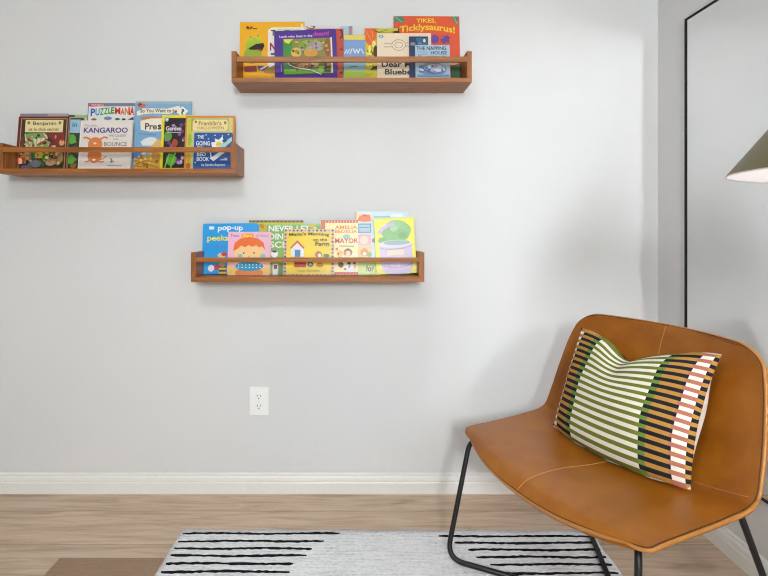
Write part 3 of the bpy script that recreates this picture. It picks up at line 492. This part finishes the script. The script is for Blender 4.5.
# ------------------------------------------------------------------ mirror on the right wall
MY1, MZ0, MZ1, MY0 = 1.922, .2555, 1.828, .22
mr = thing('wall_mirror', 'large thin black framed mirror on the right wall beside the chair', 'mirror', (RX, (MY0+MY1)/2, MZ0))
hy, mh = (MY1-MY0)/2, MZ1-MZ0; D_, fw = .0135, .006
mb = MB()
mb.box((-D_, hy-fw, 0), (0, hy, mh), M_FRAME, .0008); mb.box((-D_, -hy, 0), (0, -hy+fw, mh), M_FRAME, .0008)
mb.box((-D_, -hy+fw, mh-fw), (0, hy-fw, mh), M_FRAME, .0008); mb.box((-D_, -hy+fw, 0), (0, hy-fw, fw), M_FRAME, .0008)
mb.build('frame', mr)
MB().box((-D_+.004, -hy+fw, fw), (-.002, hy-fw, mh-fw), M_MIRROR).build('mirror_glass', mr)

# ------------------------------------------------------------------ rug and mat
RZ = .004
def rug():
    x0, y1 = -.609, 1.848; x1 = .820; y0 = .62
    root = MB(); R_ = random.Random(4)
    # slightly wavy outline
    nx, ny = 60, 40
    def pt(i, j):
        x = x0+(x1-x0)*i/nx; y = y0+(y1-y0)*j/ny
        if i in (0, nx): x += .0015*sin(j*1.7)
        if j in (0, ny): y += .002*sin(i*.6)-.004*(i/nx)*(j == ny)
        return x, y
    top = [[root.bm.verts.new((*pt(i, j), RZ if 0 < i < nx and 0 < j < ny else RZ-.0015)) for j in range(ny+1)] for i in range(nx+1)]
    a = root.mi(M_RUG)
    for i in range(nx):
        for j in range(ny):
            f = root.bm.faces.new((top[i][j], top[i+1][j], top[i+1][j+1], top[i][j+1])); f.material_index = a; f.smooth = True
    ring = [top[i][0] for i in range(nx+1)]+[top[nx][j] for j in range(1, ny+1)]+[top[i][ny] for i in range(nx-1, -1, -1)]+[top[0][j] for j in range(ny-1, 0, -1)]
    low = [root.bm.verts.new((v.co.x, v.co.y, .0003)) for v in ring]
    for k in range(len(ring)):
        q = (k+1) % len(ring); f = root.bm.faces.new((ring[k], low[k], low[q], ring[q])); f.material_index = a
    bmesh.ops.recalc_face_normals(root.bm, faces=root.bm.faces[:])
    def stripe(xa, xb, yc, w=.0135):
        n = max(8, int((xb-xa)/.012)); pts = []
        for k in range(n+1):
            x = xa+(xb-xa)*k/n; pts.append((x, yc+.0022*sin(x*17+yc*40)+R_.uniform(-.0016, .0016), w*(1+R_.uniform(-.3, .3))*(.5 if k in (0, n) else 1)))
        for p, q in zip(pts, pts[1:]):
            z = RZ+.0012
            sec = lambda c: [(c[0], c[1]-c[2]/2, RZ-.0004), (c[0], c[1]-c[2]*.3, z), (c[0], c[1]+c[2]*.3, z), (c[0], c[1]+c[2]/2, RZ-.0004)]
            A, B = sec(p), sec(q)
            for u in range(3): root.face((A[u], B[u], B[u+1], A[u+1]), M_RUGB, True)
    L = [(532.8, 339.9), (540.4, 324), (547.8, 312), (555, 306.7), (562.8, 293.5), (571, 290)]
    for py, px in L:
        _, y = floor_at(0, py+.7, RZ); xe, _ = floor_at(px, py, RZ); stripe(x0+.012, xe, y)
    y = floor_at(0, 571.7, RZ)[1]; st = [-.19, -.21, -.18, -.22, -.26, -.24, -.29, -.27, -.31, -.3, -.34, -.36, -.33, -.38, -.4, -.42, -.41, -.45]
    for k, xe in enumerate(st):
        yy = y-.0385*(k+1)
        if yy > y0+.02: stripe(x0+.012, xe, yy)
    L = [(536.2, 438.6), (543, 454.4), (549.8, 468), (557, 476), (564.4, 490), (573.2, 504)]
    for py, px in L:
        xe, y = floor_at(px, py, RZ); stripe(xe, x1-.012, y-.0)
    for k in range(18):
        yy = y-.0385*(k+1)
        if yy > y0+.02: stripe(.455+.012*k+R_.uniform(-.02, .02), x1-.012, yy)
    o = root.build('area_rug'); return tag(o, 'light grey area rug with short black stripes under the chair', 'rug')
rug()
mb = MB(); mb.box((-.949, .95, .0003), (-.614, 1.687, .0035), M_MAT, .0008); tag(mb.build('floor_mat'), 'flat plain brown mat lying left of the striped rug', 'mat')

# ------------------------------------------------------------------ chair
TH = .360; CX, CY = .4802, 1.4212
chair = thing('lounge_chair', 'tan leather armless lounge chair with thin black metal legs', 'chair', (CX, CY, 0), TH)
def spl(xs, ys, x):
    """monotone-ish Catmull-Rom through (xs, ys)"""
    n = len(xs); i = max(0, min(n-2, next((k for k in range(n-1) if x <= xs[k+1]), n-2)))
    x0_, x1_ = xs[i], xs[i+1]; h = x1_-x0_; t = (x-x0_)/h
    m0 = (ys[i+1]-ys[i-1])/(xs[i+1]-xs[i-1]) if i > 0 else (ys[1]-ys[0])/(xs[1]-xs[0])
    m1 = (ys[i+2]-ys[i])/(xs[i+2]-xs[i]) if i+2 < n else (ys[-1]-ys[-2])/(xs[-1]-xs[-2])
    return (2*t**3-3*t*t+1)*ys[i]+(t**3-2*t*t+t)*h*m0+(-2*t**3+3*t*t)*ys[i+1]+(t**3-t*t)*h*m1
KT = [0, .08, .25, .45, .58, .66, .74, .86, 1.0]
VC = [-.052, -.012, .09, .23, .335, .392, .428, .462, .497]
HC = [.362, .382, .392, .386, .397, .445, .535, .655, .768]
VE = [.0, .03, .12, .25, .338, .366, .392, .425, .458]
HE = [.388, .398, .404, .415, .434, .492, .575, .68, .768]
WD = [.351, .352, .351, .352, .352, .346, .336, .317, .287]
NU, NS = 40, 72; KS = int(.60*NS)
ts = [0, .004, .012, .022, .034]+[.05+(.95-.05)*k/(NS-10) for k in range(NS-9)]+[.966, .978, .988, .996, 1.0]
NS = len(ts)-1; KS = min(range(NS+1), key=lambda k: abs(ts[k]-.585))
def shell(t, u, rnd=True):
    f = abs(u)**2.3
    v = spl(KT, VC, t)*(1-f)+spl(KT, VE, t)*f; h = spl(KT, HC, t)*(1-f)+spl(KT, HE, t)*f; w = spl(KT, WD, t)
    for d, rc, span in ((t, .05, .062), (1-t, .075, .086)):
        if rnd and d < span: q = 1-d/span; w -= rc*(1-sqrt(max(0, 1-q*q)))
    return Vector((v, u*w, h))
def unorm(t, u):
    e = 1e-3; a = shell(min(1, t+e), u, False)-shell(max(0, t-e), u, False); b_ = shell(t, min(1, u+e), False)-shell(t, max(-1, u-e), False); n = a.cross(b_)
    return n.normalized()
us = [2*j/NU-1 for j in range(NU+1)]
us = [math.copysign(abs(u)**.85, u) for u in us]
TOPP = [[shell(t, u) for u in us] for t in ts]; NRM = [[unorm(max(.02, min(.98, t)), u*.97) for u in us] for t in ts]
if NRM[10][NU//2].z < 0: NRM = [[-n for n in r] for r in NRM]
def puff(t, u, a, b_):
    """upholstery swells between its seams"""
    q = max(0, min(1, (t-a)/(b_-a))); e = (1-abs(u)**6)*(1-abs(2*q-1)**6)
    return .006*e-.0022*exp(-(u*.33/.004)**2)
TK = .027
def shell_part(name, k0, k1):
    bm = bmesh.new(); R_ = range(k0, k1+1); a, b_ = ts[k0], ts[k1]
    T_ = [[bm.verts.new(TOPP[k][j]+NRM[k][j]*puff(ts[k], us[j], a, b_)) for j in range(NU+1)] for k in R_]
    B_ = [[bm.verts.new(TOPP[k][j]-NRM[k][j]*(TK*(.6+.4*(1-abs(us[j])**4)))) for j in range(NU+1)] for k in R_]
    n = len(T_)
    for k in range(n-1):
        for j in range(NU):
            bm.faces.new((T_[k][j], T_[k][j+1], T_[k+1][j+1], T_[k+1][j])); bm.faces.new((B_[k][j], B_[k+1][j], B_[k+1][j+1], B_[k][j+1]))
    rim = [(0, j) for j in range(NU+1)]+[(k, NU) for k in range(1, n)]+[(n-1, j) for j in range(NU-1, -1, -1)]+[(k, 0) for k in range(n-2, 0, -1)]
    for q in range(len(rim)):
        (a1, b1), (a2, b2) = rim[q], rim[(q+1) % len(rim)]
        bm.faces.new((T_[a1][b1], B_[a1][b1], B_[a2][b2], T_[a2][b2]))
    bmesh.ops.recalc_face_normals(bm, faces=bm.faces[:])
    for f in bm.faces: f.smooth = True
    for q in range(len(rim)):
        (a1, b1), (a2, b2) = rim[q], rim[(q+1) % len(rim)]
        for L_ in (T_, B_):
            e = bm.edges.get((L_[a1][b1], L_[a2][b2]))
            if e: e.smooth = False
    me = bpy.data.meshes.new(name); bm.to_mesh(me); bm.free(); me.materials.append(M_LEATHER)
    return link_obj(bpy.data.objects.new(name, me), chair)
seat = shell_part('seat', 0, KS); back = shell_part('backrest', KS, NS)
def rimpts(k0, k1, seatside, off):
    seq = []
    def p(k, j): return TOPP[k][j]-NRM[k][j]*off
    if seatside: seq = [p(k, 0) for k in range(k1, k0, -1)]+[p(k0, j) for j in range(NU+1)]+[p(k, NU) for k in range(k0+1, k1+1)]
    else: seq = [p(k, 0) for k in range(k0, k1)]+[p(k1, j) for j in range(NU+1)]+[p(k, NU) for k in range(k1-1, k0-1, -1)]
    return seq
MB().tube(rimpts(0, KS, True, .008), .0052, M_WELT, 8).build('piping', seat)
MB().tube(rimpts(KS, NS, False, .008), .0052, M_WELT, 8).build('piping', back)
M_SEAM = plain('#4d2b0e', .7, name='dark_seam_thread')  # dark brown line where the leather meets the piping
MB().tube(rimpts(0, KS, True, .0012), .0015, M_SEAM, 6).build('edge_seam', seat)
MB().tube(rimpts(KS, NS, False, .0012), .0015, M_SEAM, 6).build('edge_seam', back)
def centre_seam(k0, k1): return [TOPP[k][NU//2]+NRM[k][NU//2]*(puff(ts[k], 0, ts[k0], ts[k1])+.0006) for k in range(k0, k1+1)]
MB().tube(centre_seam(0, KS), .0011, M_STITCH, 6).build('stitched_seam', seat)
MB().tube(centre_seam(KS, NS), .0011, M_STITCH, 6).build('stitched_seam', back)
cross = [TOPP[KS][j]+NRM[KS][j]*.0012 for j in range(1, NU)]
MB().tube(cross, .0011, M_STITCH, 6).build('stitched_seam', seat)
def fillet(pts, r, n=10):
    pts = [Vector(p) for p in pts]; o = [pts[0]]
    for a, b_, c in zip(pts, pts[1:], pts[2:]):
        d1 = (a-b_).normalized(); d2 = (c-b_).normalized(); ang = d1.angle(d2); L_ = min(r/math.tan(ang/2), (a-b_).length*.48, (c-b_).length*.48)
        p, q = b_+d1*L_, b_+d2*L_
        for k in range(n+1):
            t = k/n; o.append((1-t)**2*p+2*t*(1-t)*b_+t*t*q)
    o.append(pts[-1]); return o
def loc(x, y, z):  # world -> chair space
    dx, dy = x-CX, y-CY; return Vector((dx*cos(TH)+dy*sin(TH), -dx*sin(TH)+dy*cos(TH), z))
RT = .0080
zr = RZ+RT+.0014; ctr = loc(.736, 1.451, zr)
FLc, FRc = loc(.291, 1.668, zr), loc(.567, 1.062, zr); RRc = loc(1.080, 1.298, RT+.0022); RLc = loc(.823, 1.868, zr)
legs = [([Vector((.10, .27, .366)), Vector((.022, .335, .367)), FLc], 'fl'), ([Vector((.10, -.24, .366)), Vector((.022, -.316, .367)), FRc], 'fr'),
        ([Vector((.30, -.26, .372)), Vector((.345, -.308, .402)), RRc], 'rr'), ([Vector((.30, .25, .372)), Vector((.338, .296, .402)), RLc], 'rl')]
for pts, nm in legs:
    d = (pts[-1]-ctr).normalized()*.006
    P_ = fillet([pts[0], pts[1], pts[2], ctr+d], .05)
    if nm == 'rr' or nm == 'rl':
        # end of the floor run eases from the rug down to the boards
        P_ = [p for p in P_]
    MB().tube(P_, RT, M_BLACK, 12).build('leg', chair)

# ------------------------------------------------------------------ pillow
Bv, Lv = Vector((cos(TH), sin(TH), 0)), Vector((-sin(TH), cos(TH), 0)); C0 = Vector((CX, CY, 0))
def cw(v, u, h): return C0+Bv*v+Lv*u+Vector((0, 0, h))
cBL, cBR, cTL, cTR = cw(.268, .226, .413), cw(.290, -.234, .412), cw(.405, .245, .722), cw(.416, -.224, .736)
org = (cBL+cBR)/2; pil = thing('throw_pillow', 'striped green, black and gold lumbar pillow leaning on the leather chair', 'pillow', org)
pn = (cBR-cBL).cross(cTL-cBL).normalized()
if pn.dot(Bv) > 0: pn = -pn
def pillow_side(name, sgn, mat):
    bm = bmesh.new(); uvl = bm.loops.layers.uv.new('UVMap'); n, m = 64, 48; g = []
    for i in range(n+1):
        r = []
        for j in range(m+1):
            a, b_ = i/n, j/m; x, y = 2*a-1, 2*b_-1
            # edges draw in between the four corners
            pull = .035 if x < 0 else .075
            aa = .5+.5*x*(1-pull*(1-y*y)); bb = .5+.5*y*(1-.045*(1-x*x))
            dent = exp(-((a-.455)/.13)**2)*max(0, (b_-.35)/.65)**2.2
            bb -= .085*dent+.10*exp(-((a-.48)/.25)**2)*max(0, (b_-.2)/.8)**1.6; bb -= .06*(1-x*x)*(1-b_)**2; bb -= .02*exp(-((a-.7)/.16)**2)*b_**3
            p0 = -Bv*.022*(1-x*x)*(1-b_)**2
            if sgn < 0: aa += .075*(1-y*y)*exp(-((x-.86)/.13)**2)*(1-abs(x)**10)
            p = p0+(cBL*(1-aa)+cBR*aa)*(1-bb)+(cTL*(1-aa)+cTR*aa)*bb
            th = max(0, (1-abs(x)**2.6)*(1-abs(y)**2.6))**.62
            q = (.074 if sgn > 0 else .044)*th
            q += sgn*th*(-.016*exp(-((a-.455)/.06)**2)*max(0, b_-.62)/.38*2+.004*sin(9*a+4*b_)*b_+.0035*sin(14*b_+3*a))
            wob = .0035*sin(23*a+sgn)*(abs(y) > .98)+.003*sin(19*b_)*(abs(x) > .98)
            r.append(bm.verts.new(p-org+pn*(sgn*q)+Vector((0, 0, wob*.6))))
        g.append(r)
    for i in range(n):
        for j in range(m):
            f = bm.faces.new((g[i][j], g[i+1][j], g[i+1][j+1], g[i][j+1])); f.smooth = True
            for l, (ii, jj) in zip(f.loops, ((i, j), (i+1, j), (i+1, j+1), (i, j+1))): l[uvl].uv = (ii/n, jj/m)
    bm.normal_update()
    if sum((f.normal.dot(pn*sgn) for f in bm.faces)) < 0: bmesh.ops.reverse_faces(bm, faces=bm.faces[:])
    me = bpy.data.meshes.new(name); bm.to_mesh(me); bm.free(); me.materials.append(mat)
    return link_obj(bpy.data.objects.new(name, me), pil)
pillow_side('front_cover', 1, M_PILLOW); bc = pillow_side('back_cover', -1, M_OFFW); bc['label'] = 'plain off-white pillow back'

# ------------------------------------------------------------------ floor lamp
LPX, LPY, LPZ, SR = .71, .66, 1.1365, .2
PX, PY = 1.02, .56
lamp = thing('floor_lamp', 'floor lamp with an olive green cone shade, white inside, at the right edge', 'lamp', (PX, PY, 0))
lx, ly = LPX-PX, LPY-PY
sh = MB(); sh.lathe([(SR, LPZ), (.035, LPZ+.215), (.0, LPZ+.219)], M_OLIVE, 64, (lx, ly, 0))
sh.lathe([(.0, LPZ+.216), (.033, LPZ+.212), (SR-.0022, LPZ)], M_SHIN, 64, (lx, ly, 0)); sh.lathe([(SR-.0022, LPZ), (SR-.001, LPZ-.0016), (SR, LPZ)], M_SHIN, 64, (lx, ly, 0))
sh.build('lamp_shade', lamp)
MB().lathe([(.0, .215), (.018, .213), (.018, .122), (.014, .118), (.0, .118)], M_BLACK, 24, (lx, ly, LPZ)).build('socket', lamp)
MB().lathe([(0, .02), (.012, .022), (.026, .036), (.03, .056), (.024, .08), (.014, .1), (.012, .119)], M_BULB, 24, (lx, ly, LPZ)).build('bulb', lamp)
MB().lathe([(0, 0), (.105, 0), (.107, .004), (.107, .014), (.1, .02), (.014, .024), (.0, .024)], M_BLACK, 48).build('base', lamp)
MB().tube(fillet([(0, 0, .02), (0, 0, LPZ+.34), (lx, ly, LPZ+.31), (lx, ly, LPZ+.216)], .05), .008, M_BLACK, 12).build('pole', lamp)

cl = thing('added_fill_fixture', 'round white flush fixture, added out of view to go with the floor fill', 'lamp', (-.45, -.1, CH))  # made-up fixture behind the camera, housing the added overhead fill
MB().lathe([(0, -.068), (.2, -.066), (.235, -.05), (.245, -.02), (.245, 0), (0, 0)], M_BULB, 48).build('diffuser', cl)
# ------------------------------------------------------------------ light, camera, view
def area(name, locn, rot, sx, sy, power, color=(1, 1, 1)):
    l = bpy.data.lights.new(name, 'AREA'); l.shape = 'RECTANGLE'; l.size = sx; l.size_y = sy; l.energy = power; l.color = color
    o = bpy.data.objects.new(name, l); o.location = locn; o.rotation_euler = rot; link_obj(o); return o
pl = bpy.data.lights.new('reading_bulb', 'POINT'); pl.energy = 1.1; pl.shadow_soft_size = .03; pl.color = (.95, .97, 1.)
po = bpy.data.objects.new('reading_bulb', pl); po.location = (LPX, LPY, LPZ+.015); link_obj(po)
area('window_daylight', ((WX0+WX1)/2, BY-.11, (WZ0+WZ1)/2), (math.radians(90), 0, 0), WX1-WX0, WZ1-WZ0, 112., (.90, .96, 1.))
CLX, CLY = -.45, -.1
area('added_overhead_fill', (CLX, CLY, CH-.075), (0, 0, 0), .44, .44, 20., (.91, .96, 1.))  # added soft fill from above, brightens floor and rug
bpy.data.lights['added_overhead_fill'].shape = 'DISK'
w = bpy.data.worlds.new('sky'); sc.world = w; w.use_nodes = True
w.node_tree.nodes['Background'].inputs[0].default_value = (.75, .85, 1, 1); w.node_tree.nodes['Background'].inputs[1].default_value = .6
cam = bpy.data.cameras.new('camera'); co = bpy.data.objects.new('camera', cam); link_obj(co)
co.location = (0, 0, CAMH); co.rotation_euler = (math.radians(90), 0, 0)
cam.sensor_fit = 'HORIZONTAL'; cam.sensor_width = 36; cam.lens = FPX/768*36
cam.shift_x = (384-VX)/768; cam.shift_y = -(288-VY)/768; cam.clip_start = .02
sc.camera = co
sc.view_settings.view_transform = 'Standard'; sc.view_settings.look = 'None'; sc.view_settings.gamma = 1; sc.view_settings.use_curve_mapping = False
sc.view_settings.exposure = .22
sc.cycles.filter_width = 1.1; sc.cycles.use_denoising = True; sc.cycles.max_bounces = 10; sc.cycles.diffuse_bounces = 6; sc.cycles.caustics_reflective = True; sc.cycles.blur_glossy = 0.; sc.cycles.sample_clamp_indirect = 0.
